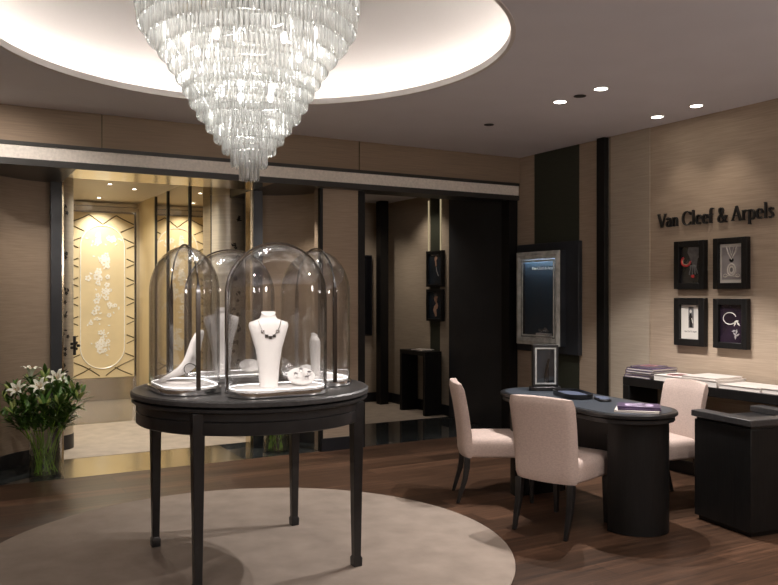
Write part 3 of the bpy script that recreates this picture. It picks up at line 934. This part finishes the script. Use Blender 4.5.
# ------------------------------------------------------------------ CHAIRS
def chair(x, y, rot, label):
    t = thing('upholstered_chair', label, 'chair', (x, y, 0), rot, 'pale linen chairs around the oval desk')
    mb = MB(); rings = []
    for z, sh in ((.325, .012), (.33, .004), (.345, 0), (.415, 0), (.44, .006), (.455, .018), (.463, .045), (.467, .10)):
        rings.append([(px + .03, py * (1 + .05 * (px / .24)), z) for px, py in rrect(.50 - 2 * sh, .44 - 2 * sh, max(.05 - sh * .3, .02), 6)])
    mb.loft(rings); mb.build('seat', 'chair', t, ang=50)
    mb = MB(); rings = []
    N = 14
    for k in range(N + 1):
        u = k / N; z = .322 + .52 * u
        xc = -.235 - .015 * u - .055 * u * u
        th = .032 if 0 < k < N else .022
        if k == N: z -= 0
        hw = .208 + .012 * u
        if k in (0, N): hw -= .006
        out = []
        for q in range(13):
            v = -1 + 2 * q / 12
            out.append((xc + .035 * v * v + th - (.012 if abs(v) == 1 else 0), v * hw, z - .012 * v * v * u))
        for q in range(13):
            v = 1 - 2 * q / 12
            out.append((xc + .035 * v * v - th + (.012 if abs(v) == 1 else 0), v * hw, z - .012 * v * v * u))
        rings.append(out)
    last = rings[-1]
    cxm = sum(p_[0] for p_ in last) / len(last)
    rings.append([(cxm + (p_[0] - cxm) * .8 , p_[1] * .985, p_[2] + .008) for p_ in last])
    mb.loft(rings); mb.build('backrest', 'chair', t, ang=60)
    for sx in (1, -1):
        for sy in (1, -1):
            mb = MB()
            def sq2(cx_, cy_, z, h_): return [(cx_ - h_, cy_ - h_, z), (cx_ + h_, cy_ - h_, z), (cx_ + h_, cy_ + h_, z), (cx_ - h_, cy_ + h_, z)]
            if sx == 1:
                mb.loft([sq2(.235, sy * .18, .002, .012), sq2(.235, sy * .18, .324, .021)])
            else:
                mb.loft([sq2(-.285, sy * .178, .002, .012), sq2(-.262, sy * .18, .08, .015), sq2(-.235, sy * .18, .17, .018), sq2(-.222, sy * .18, .25, .02), sq2(-.22, sy * .18, .321, .021)])
            mb.build('leg', 'chairleg', t, .003)
chair(3.45, 3.87, R(19), 'nearest pale linen chair seen from behind, pulled up to the oval desk')
chair(3.50, 4.65, R(-29), 'pale linen chair seen side on at the far left end of the oval desk')
chair(4.43, 4.01, R(169), 'pale linen chair on the far side of the desk, facing the camera before the console')

# ------------------------------------------------------------------ DESK ITEMS
def book(x, y, z, w, d, h, rot, label, cover, cat='book', group=None, motif=None, name='book', page='paper'):
    t = thing(name, label, cat, (x, y, z), rot, group)
    mb = MB(); b_ = min(.003, h * .15)
    mb.box(-w / 2, -d / 2, 0, w / 2, d / 2, b_); mb.box(-w / 2, -d / 2, h - b_, w / 2, d / 2, h); mb.box(-w / 2, -d / 2, b_, -w / 2 + .004, d / 2, h - b_)
    cv = mb.build('cover', cover, t)
    MB().box(-w / 2 + .0042, -d / 2 + .004, b_ + .0002, w / 2 - .004, d / 2 - .004, h - b_ - .0002).build('pages', page, t)
    if motif:
        mb = MB(Matrix.Translation((0, 0, h)))
        for k in range(6):
            a = k * PI / 3
            c = (w * .2 * math.cos(a), d * .2 * math.sin(a))
            mb.prism([(c[0] + w * .17 * math.cos(v), c[1] + d * .17 * math.sin(v)) for v in [2 * PI * j / 10 for j in range(10)]], 0, .0008)
        mb.build('cover_picture', motif, cv)
    return t
zt = .7518
# tray
t = thing('jewellery_tray', 'flat black oval tray with a blue pad lying on the desk top', 'tray', (3.87, 4.24, zt), R(70))
mb = MB(); mb.loft([[(x, y, z) for x, y in stadium(.09 * k2, .10 * k2 + .0, 20)] for k2, z in ((.93, 0), (1, .004), (1.04, .032))] + [[(x, y, z) for x, y in stadium(.09, .10 * .96, 20)] for z in (.032, .012)]); mb.build('tray_body', 'black', t)
mb = MB(); mb.loft([[(x, y, z) for x, y in stadium(.085, .085, 20)] for z in (.0122, .017)]); mb.build('pad', 'felt', t)
t = thing('jewellery_tray', 'second slimmer black tray beside the oval tray, nearer the desk books', 'tray', (3.90, 3.98, zt), R(60))
mb = MB(); mb.loft([[(x, y, z) for x, y in stadium(.05, .045, 20)] for z in (0, .014)]); mb.build('tray_body', 'black', t, .003)
mb = MB(); mb.loft([[(x, y, z) for x, y in stadium(.048, .036, 20)] for z in (.0142, .018)]); mb.build('pad', 'felt', t)
book(3.74, 3.52, zt, .20, .26, .012, R(40), 'bottom pale booklet under the purple ones near the end of the desk', 'cover', 'booklet')
book(3.755, 3.525, zt + .0125, .19, .25, .010, R(46), 'middle dark booklet in the small pile on the desk', 'purple', 'booklet')
book(3.765, 3.53, zt + .023, .19, .25, .009, R(42), 'top purple booklet with a pale flower cover on the desk pile', 'purple', 'booklet', motif='lilac')

# little glass vitrine on the desk
t = thing('tabletop_vitrine', 'small framed glass vitrine standing on the far end of the oval desk', 'vitrine', (3.925, 4.60, zt), R(-29 - 4))
mb = MB(); mb.loft([[(x, y, z) for x, y in stadium(.055, .062, 18)] for z in (0, .03)]); mb.build('base', 'black', t, .004)
mb = MB(); w, h, d = .093, .30, .045
for x0, z0, x1, z1 in ((-w, .031, -w + .016, h + .04), (w - .016, .031, w, h + .04), (-w + .016, .031, w - .016, .05), (-w + .016, h + .02, w - .016, h + .04)):
    mb.box(x0, -d, z0, x1, d, z1)
mb.build('case', 'black', t, .002)
mb = MB()
for x0, z0, x1, z1 in ((-w + .016, .05, -w + .028, h + .02), (w - .028, .05, w - .016, h + .02), (-w + .028, .05, w - .028, .06), (-w + .028, h + .01, w - .028, h + .02)):
    mb.box(x0, -d - .003, z0, x1, -d + .006, z1)
mb.build('bevel_frame', 'silverfr', t)
MB().box(-w + .0162, .02, .0502, w - .0162, .03, h + .0198).build('back_panel', 'vitrine', t)
MB().box(-w + .0282, -d + .001, .0602, w - .0282, -d + .004, h + .0098).build('glass_pane', 'glass', t)
MB().box(-w + .018, -.035, .0502, w - .018, .015, .058).build('shelf', 'chromed', t)
mb = MB(); mb.tube([(.012, -.005, .0585), (.012, -.005, .11), (.02, -.006, .19), (.03, -.005, .235)], [.02, .016, .010, .006], 8)
tag(mb.build('jewellery_prop', 'printk', loc=None), 'slim dark jewellery prop inside the small desk vitrine', 'jewellery display')
o = bpy.data.objects['jewellery_prop']; o.location = (3.925, 4.60, zt); o.rotation_euler = (0, 0, R(-33))

# ------------------------------------------------------------------ WALL VITRINE
t = thing('wall_vitrine', 'dark display case with a silvery mirror frame on the wall above the small vitrine', 'vitrine', (XR - .006, 6.2, .88))
MB().box(-.05, -.50, 0, -.001, .42, 1.095).build('back_board', 'blueblack', t, .003)
x0, x1 = -.125, -.0505
y0, y1, z0, z1 = -.33, .335, .075, 1.01
mb = MB()
mb.box(x0, y0, z0, x1, y0 + .05, z1); mb.box(x0, y1 - .05, z0, x1, y1, z1); mb.box(x0, y0 + .05, z0, x1, y1 - .05, z0 + .05); mb.box(x0, y0 + .05, z1 - .05, x1, y1 - .05, z1)
mb.build('case', 'blueblack', t, .002)
mb = MB()
def frame_ring(mb, x, ya, yb, za, zb_, w, dep, mi=0):
    a = [(x, ya, za), (x, yb, za), (x, yb, zb_), (x, ya, zb_)]
    m_ = [(x - dep, ya + w * .5, za + w * .5), (x - dep, yb - w * .5, za + w * .5), (x - dep, yb - w * .5, zb_ - w * .5), (x - dep, ya + w * .5, zb_ - w * .5)]
    b = [(x, ya + w, za + w), (x, yb - w, za + w), (x, yb - w, zb_ - w), (x, ya + w, zb_ - w)]
    mb.loft([a, m_, b], mi, cap=False)
frame_ring(mb, x0 - .001, y0, y1, z0, z1, .075, .014)
frame_ring(mb, x0 - .001, y0 + .082, y1 - .082, z0 + .082, z1 - .082, .02, .006)
mb.build('mirror_frame', 'silverfr', t, ang=10)
MB().box(-.056, y0 + .051, z0 + .051, -.0508, y1 - .051, z1 - .051).build('back_panel', 'vitrine', t)
MB().box(x0 + .004, y0 + .0502, z0 + .0502, x0 + .008, y1 - .0502, z1 - .0502).build('glass_pane', 'glass', t)
mb = MB(); write(LOGO, .030, .002, rightwall(-.0562, .17, .83), fit=.36, mb=mb); mb.build('logo_lettering', 'printw', t)
MB().box(-.112, y0 + .06, z1 - .060, -.100, y1 - .06, z1 - .0505).build('light_strip', 'ledv', t)
MB().box(-.11, -.14, z0 + .0505, -.06, .05, z0 + .12).build('display_block', 'white', t, .004)
vb = (XR - .006 - .085, 6.2, .88 + .075 + .1205)
t = thing('pearl_jewel', 'bright jewelled clip on the white block in the wall vitrine', 'jewel', (vb[0], vb[1] - .05, vb[2]))
mb = MB()
for k in range(9):
    mb.ball((rnd.uniform(-.02, .02), rnd.uniform(-.05, .06), .014 + rnd.uniform(0, .035)), .015, n=8)
mb.build('stones', 'diamond', t)
mb = MB(); mb.tube([(0, .05, .008), (0, .12, -.02), (0, .17, -.06)], .006, 6); mb.build('chain', 'diamond', t)

# ------------------------------------------------------------------ LETTERING ON THE RIGHT WALL
t = thing('wall_lettering', 'raised black serif shop name lettering above the four picture frames', 'sign', (XR - .004, 4.768, 2.030))
def put(q, c):
    q.build('letter', 'black', t)
write(LOGO, .112, .020, rightwall(-.0005, 0, 0) , fit=1.085, each=put)

# ------------------------------------------------------------------ PICTURE FRAMES
def ell(cx, cz, a, b, n=20, a0=0, a1=360):
    return [(cx + a * math.cos(R(a0 + (a1 - a0) * k / n)), cz + b * math.sin(R(a0 + (a1 - a0) * k / n))) for k in range(n)]
def frame(y, z, w, h, fw, dep, label, bg, art, x=XR, mount=None, fm='blackm'):
    """y,z: centre. local u runs to the right as seen"""
    t = thing('picture_frame', label, 'picture', (x - .001, y, z))
    T = rightwall(0, 0, 0)
    mb = MB(T)
    for a in ((-w / 2, -h / 2, -w / 2 + fw, h / 2), (w / 2 - fw, -h / 2, w / 2, h / 2), (-w / 2 + fw, -h / 2, w / 2 - fw, -h / 2 + fw), (-w / 2 + fw, h / 2 - fw, w / 2 - fw, h / 2)):
        mb.box(a[0], a[1], 0, a[2], a[3], dep)
    mb.build('frame', fm, t, .003)
    mats = ['printk', 'printg', 'printw', 'printp', 'printb', 'skin', 'greyfig', 'red', 'diamond', 'printk']
    idx = {n: i for i, n in enumerate(mats)}
    mb = MB(T); mb.box(-w / 2 + fw, -h / 2 + fw, .001, w / 2 - fw, h / 2 - fw, dep * .45, idx[bg])
    zt_ = dep * .45
    cnt = [0]
    def shape(poly, m):
        cnt[0] += 1
        mb.prism(poly, zt_, zt_ + .0004 + .0003 * cnt[0], idx[m])
    def line(pts, r, m, loop=False):
        mb.tube([(a, b, zt_ + .001) for a, b in pts], r, 5, idx[m], loop)
    art(shape, line, mb, T, zt_, idx)
    mb.build('print', mats, t)
def art_red(shape, line, mb, T, z, ix):
    shape([(.10, .15), (-.02, .15), (-.03, .10), (.01, .02), (.02, -.02), (.05, -.05), (.06, .0), (.07, .05), (.10, .08)], 'greyfig')
    for k, (dx_, a) in enumerate(((0, -100), (.012, -85), (.024, -72), (.034, -60))):
        c = (.0 + dx_, -.0)
        e = (c[0] + .07 * math.cos(R(a)), c[1] + .07 * math.sin(R(a)) - .01)
        line([c, ((c[0] + e[0]) / 2 + .004, (c[1] + e[1]) / 2), e], .0065, 'greyfig')
    line(ell(-.045, .03, .045, .038, 20, 120, 380), .007, 'red')
    line(ell(-.045, .03, .034, .028, 20, 120, 380), .005, 'skin')
    shape(ell(.02, -.09, .018, .014), 'red')
def art_pendant(shape, line, mb, T, z, ix):
    shape([(-.085, -.125), (.085, -.125), (.085, .125), (-.085, .125)], 'printg')
    line([(-.045, .125), (-.03, .08), (-.0, .03), (.03, .08), (.045, .125)], .0045, 'printw')
    line([(-.02, .125), (0, .06), (.02, .125)], .003, 'printw')
    shape(ell(0, .025, .02, .017), 'printk')
    line(ell(0, -.05, .036, .045), .006, 'printw', True)
    shape(ell(0, -.05, .024, .032), 'printw')
    shape(ell(0, -.05, .013, .018), 'greyfig')
    for q_ in (-.055, .055): line(ell(q_, -.095, .018, .012), .003, 'printw', True)
    line([(-.07, -.105), (-.03, -.095), (.03, -.1), (.07, -.1)], .003, 'printw')
def art_lady(shape, line, mb, T, z, ix):
    shape([(-.022, -.05), (.03, -.05), (.03, .12), (-.022, .12)], 'greyfig')
    shape([(-.012, -.045), (.018, -.045), (.014, .04), (.006, .07), (-.008, .07), (-.014, .03)], 'printk')
    shape(ell(.0, .085, .011, .014), 'printw')
    shape([(.006, .03), (.014, .03), (.026, -.01), (.02, -.012)], 'printw')
    q_ = MB(T @ Matrix.Translation((-.06, -.085, z)))
    k_ = .12 / text_width(LOGO, .014)
    mb.T = None
    sub = MB(); write(LOGO, .014, .0012, T @ Matrix.Translation((-.06, -.085, z)), fit=.12, mi=0, mb=sub)
    mb.add(sub.v, sub.f, ix['greyfig'])
def art_bracelet(shape, line, mb, T, z, ix):
    line(ell(-.015, .04, .058, .045, 24, 20, 350), .0035, 'printw')
    for dx_, dz_, a in ((.045, .02, .2), (.03, -.0, 1.2), (.06, -.0, -.8)):
        shape([(dx_ + .022 * u * math.cos(a) - .008 * v * math.sin(a), dz_ + .022 * u * math.sin(a) + .008 * v * math.cos(a)) for u, v in ((-1, 0), (0, 1), (1, 0), (0, -1))], 'printw')
    for dx_, dz_, a in ((.02, -.055, .3), (.045, -.06, 1.4), (.03, -.08, -.7), (.055, -.085, .6), (.035, -.10, 1.6)):
        shape([(dx_ + .02 * u * math.cos(a) - .008 * v * math.sin(a), dz_ + .02 * u * math.sin(a) + .008 * v * math.cos(a)) for u, v in ((-1, 0), (0, 1), (1, 0), (0, -1))], 'printg')
def art_face(shape, line, mb, T, z, ix):
    shape([(.0, .09), (.03, .11), (.045, .13), (.03, .155), (.0, .16), (-.02, .13), (-.02, .10)], 'skin')
    shape([(-.01, .10), (.02, .10), (.03, .03), (.0, .03)], 'skin')
    line([(.02, .02), (.03, -.02), (.05, -.06), (.07, -.09)], .006, 'printg')
    shape([(-.09, .165), (.06, .165), (.06, .17), (-.09, .17)], 'printg')
def art_hand(shape, line, mb, T, z, ix):
    shape(ell(.01, .08, .035, .05), 'skin')
    shape([(-.03, -.02), (.03, .04), (.06, .0), (.05, -.04), (.02, -.05), (.03, -.13), (.0, -.14), (-.05, -.06)], 'skin')
    line([(.0, .05), (.03, .09), (.05, .1)], .009, 'skin')
    shape(ell(.0, .125, .035, .02), 'greyfig')
WG = 'framed'
frame(4.428, 1.703, .298, .392, .050, .05, 'black framed print of a red and silver jewel, upper left of four under the lettering', 'printk', art_red)
frame(4.045, 1.705, .300, .395, .047, .05, 'black framed grey print of a teardrop pendant, upper right of the four', 'printw', art_pendant)
frame(4.428, 1.242, .298, .388, .055, .05, 'black framed white poster of a small standing figure, lower left of the four', 'printw', art_lady)
frame(4.045, 1.240, .300, .385, .047, .05, 'black framed dark print of a bracelet and leaf brooch, lower right of the four', 'printp', art_bracelet)
frame(8.21, 1.770, .36, .44, .03, .045, 'upper black framed portrait on the green stripe of the far recess', 'printb', art_face, x=XR - .03)
frame(8.21, 1.325, .36, .39, .03, .045, 'lower black framed portrait on the green stripe of the far recess', 'printb', art_hand, x=XR - .03)
# light lines beside the green stripe
for y_, lab in ((8.385, 'left vertical warm light line beside the recess green stripe'), (8.115, 'right vertical warm light line beside the recess green stripe')):
    tag(B('light_line', XR - .046, y_ - .004, 1.99, XR - .0305, y_ + .004, 2.62, 'ledw'), lab, 'light strip')

# screen in the recess
t = thing('wall_screen', 'dark wall screen half hidden behind the post in the far recess', 'screen', (4.78, 9.499, .90))
MB().box(-.28, -.06, 0, .28, -.001, 1.08).build('housing', 'base', t, .004)
MB().box(-.26, -.064, .02, .26, -.0602, 1.06).build('display', 'screen', t)

# ------------------------------------------------------------------ CONSOLES
def console(x0, y0, x1, y1, h, th, label, z=0.0, mid=False):
    t = thing('console_table', label, 'console', ((x0 + x1) / 2, (y0 + y1) / 2, z))
    w, d = (x1 - x0) / 2, (y1 - y0) / 2
    MB().box(-w, -d, h - th, w, d, h).build('top', 'blackm', t, .003)
    MB().box(-w, -d, 0, w, -d + th, h - th - .0003).build('side_panel', 'blackm', t, .003)
    MB().box(-w, d - th, 0, w, d, h - th - .0003).build('side_panel', 'blackm', t, .003)
    return t
console(4.96, 3.30, XR - .032, 4.83, .78, .07, 'long black console against the right wall, carrying the white books')
t = console(5.04, 8.07, XR - .052, 8.67, .765, .05, 'small black console under the two framed portraits in the far recess', .0025)
for k, (a, lab) in enumerate(((0, 'lower leaflet lying on the small recess console'), (18, 'upper leaflet lying askew on the small recess console'))):
    book(5.16, 8.34 - .03 * k, .768 + .0085 * k, .16, .24, .008, R(a), lab, 'cover', 'leaflet', name='leaflet')

# stack of dark books on console
zc = .7802
names = ['lowest', 'second', 'third', 'fourth']
for k in range(4):
    book(5.12 + .006 * (k % 2), 4.685 - .006 * k, zc, .27, .30, .020, R(-90 + 2 * (k % 2)), '%s white paged dark book in the stack at the left end of the long console' % names[k], 'purple', 'book'); zc += .0203
book(5.12, 4.69, zc, .20, .22, .012, R(-87), 'small topmost purple book on the dark stack at the console left end', 'purple', 'book', motif='pink')
book(5.11, 4.38, .7802, .26, .27, .045, R(-90), 'white book with a rose cover picture right of the dark stack', 'paper', 'book', motif='pink')
book(5.13, 4.07, .7802, .32, .34, .048, R(-90), 'lower thick white album in the middle of the long console', 'cover', 'album', name='album')
book(5.13, 4.08, .8286, .30, .32, .016, R(-88), 'thin white album lying on the middle album of the long console', 'cover', 'album', name='album')
book(5.12, 3.73, .7802, .34, .30, .030, R(-90), 'wide white album right of the middle pair on the long console', 'cover', 'album', name='album')
book(5.12, 3.43, .7802, .34, .27, .034, R(-90), 'last white album at the near end of the long console', 'cover', 'album', name='album')

# ------------------------------------------------------------------ CASH CABINET
t = thing('display_counter', 'black square counter with a raised three sided rim at the right edge', 'counter', (4.56, 3.29, 0), R(-8))
MB().box(-.29, -.235, .03, .29, .235, .655).build('body', 'blackm', t, .004)
MB().box(-.27, -.215, .002, .27, .215, .0298).build('plinth', 'blackm', t)
mb = MB(); w, d, r_ = .305, .25, .105
mb.prism([(-w, d), (-w, -d), (w, -d), (w, d), (w - r_, d), (w - r_, -d + r_), (-w + r_, -d + r_), (-w + r_, d)], .672, .712)
mb.build('rim', 'top', t, .004)
MB().box(-.28, -.225, .6552, .28, .225, .6718).build('well', 'black', t)

# ------------------------------------------------------------------ DOWNLIGHTS
def downlight(x, y, z, label, on=True, r=.045):
    t = thing('downlight', label, 'downlight', (x, y, z), 0, None)
    mb = MB(); mb.lathe([(r, -.0005), (r + .012, -.001), (r + .012, -.005), (r, -.006), (r, -.0005)], n=28, cap=False); mb.build('trim_ring', 'sockt' if on else 'dark', t)
    mb = MB(); mb.lathe([(.005, -.0035), (r - .001, -.0035), (r - .001, -.0008), (.005, -.0008)], n=28); mb.build('lens', 'lamp' if on else 'dark', t)
downlight(4.013, 4.532, H, 'lit ceiling downlight furthest left of the four, near the dark eyeball')
downlight(4.003, 4.10, H, 'lit ceiling downlight just right of the dark eyeball fitting')
downlight(4.022, 4.33, H, 'unlit dark eyeball fitting between two lit downlights', False, .032)
downlight(5.04, 4.534, H, 'lit ceiling downlight close to the right wall above the left frames')
downlight(5.0, 4.12, H, 'lit ceiling downlight close to the right wall above the right frames')
downlight(4.039, 5.447, H, 'small unlit grey ceiling fitting alone near the back of the room', False, .03)
downlight(1.684, 9.47, 2.72, 'lit downlight in the centre of the entrance ceiling', r=.024)
downlight(2.02, 9.79, 2.72, 'lit downlight in the entrance ceiling nearest the mirrored wall', r=.024)
downlight(1.80, 10.9, 2.72, 'lit downlight in the entrance ceiling just before the gold panel', r=.024)

# ------------------------------------------------------------------ LIGHTS
def spot(x, y, z, tx, ty, tz, e, ang=60, blend=.5, col=(1, .87, .72), r=.03):
    l = bpy.data.lights.new('spot', 'SPOT'); l.energy = e; l.spot_size = R(ang); l.spot_blend = blend; l.color = col; l.shadow_soft_size = r
    o = bpy.data.objects.new('spot', l); C.objects.link(o); o.location = (x, y, z)
    o.rotation_euler = (Vector((tx, ty, tz)) - Vector((x, y, z))).to_track_quat('-Z', 'Y').to_euler()
    return o
def point(x, y, z, e, col=(1, .9, .78), r=.05):
    l = bpy.data.lights.new('point', 'POINT'); l.energy = e; l.color = col; l.shadow_soft_size = r
    o = bpy.data.objects.new('point', l); C.objects.link(o); o.location = (x, y, z)
W = (1, .86, .72); N_ = (1, .91, .84)
spot(4.013, 4.532, H - .02, 3.85, 4.45, 0, 150, 100, .3, (1, .94, .90), .012)
spot(4.003, 4.10, H - .02, 3.7, 3.85, 0, 210, 100, .3, (1, .94, .90), .012)
spot(5.04, 4.534, H - .02, 5.20, 4.40, 1.2, 9, 80, .9, W)
spot(5.0, 4.12, H - .02, 5.25, 4.0, 1.2, 13, 80, .9, W)
# added unseen spots outside the frame, aimed to brighten table, floor and walls
for (x, y, tx, ty, tz, e, a) in (
        (.2, 2.4, 1.35, 4.05, 1.2, 330, 24), (3.3, 2.2, 1.65, 4.0, 1.2, 300, 24), (1.2, .9, 1.5, 4.1, .0, 55, 60),
        (2.6, 1.7, 3.3, 3.3, .2, 110, 50), (4.3, 2.4, 4.3, 3.2, .3, 50, 60),
        (-.5, 4.6, 1.2, 4.3, 1.2, 150, 24), (.0, 5.6, .5, 7.2, 1.2, 62, 95), (4.6, 1.6, 5.3, 2.6, 1.0, 40, 70)):
    spot(x, y, H - .02, tx, ty, tz, e, a, .6, N_)
# added fill points behind the camera, no lamp there; they lift walls and ceiling
for (x, y, z, e) in ((-.9, .3, 2.1, 48), (2.2, -.8, 2.1, 55), (4.4, .6, 2.1, 40)):
    point(x, y, z, e, (1, .93, .90), .25)
# chandelier lamps
for (x, y, z, e) in ((CX, CY, 2.75, 9), (CX - .25, CY, 2.9, 7), (CX + .25, CY, 2.9, 7), (CX, CY - .25, 2.9, 7), (CX, CY + .25, 2.9, 7), (CX, CY, 2.45, 5)):
    point(x, y, z, e, (1, .95, .90), .06)
# vestibule
spot(1.80, 10.9, 2.70, 1.9, 11.3, 1.9, 55, 90, .8, (1, .93, .80))
spot(1.684, 9.47, 2.70, 1.7, 9.3, 0, 130, 140, .8, (1, .93, .80))
spot(2.02, 9.79, 2.70, 2.1, 11.2, 1.0, 70, 80, .8, (1, .93, .80))
spot(1.7, 8.3, 2.70, 1.8, 8.2, 0, 140, 140, .8, (1, .91, .78))  # added spot with no downlight fitting, brightens the columns
# niches and recess
spot(.95, 7.0, 2.44, .72, 7.1, .6, 16, 110, .7, W)
spot(2.85, 6.95, 2.44, 2.75, 7.1, .3, 35, 90, .7, W)
spot(4.9, 8.3, 2.67, 5.15, 8.3, 1.0, 20, 110, .8, W)
spot(4.5, 8.8, 2.67, 4.9, 9.3, .6, 26, 100, .8, W)


w = bpy.data.worlds.new('World'); bpy.context.scene.world = w; w.use_nodes = True
w.node_tree.nodes['Background'].inputs[0].default_value = (.9, .85, .8, 1)
w.node_tree.nodes['Background'].inputs[1].default_value = .02

# ------------------------------------------------------------------ CAMERA
cam = bpy.data.cameras.new('camera'); co = bpy.data.objects.new('camera', cam); C.objects.link(co)
co.location = (0, 0, 1.48); co.rotation_euler = (R(90), 0, R(-29.4))
cam.sensor_width = 36; cam.lens = 796 / 778 * 36; cam.clip_start = .05
sc = bpy.context.scene
sc.camera = co
sc.view_settings.view_transform = 'Standard'; sc.view_settings.look = 'None'
sc.view_settings.exposure = 0; sc.view_settings.gamma = 1
sc.cycles.max_bounces = 10; sc.cycles.transparent_max_bounces = 64; sc.cycles.glossy_bounces = 6; sc.cycles.diffuse_bounces = 5
sc.cycles.use_denoising = True; sc.cycles.sample_clamp_indirect = 6
sc.cycles.caustics_reflective = False; sc.cycles.caustics_refractive = False
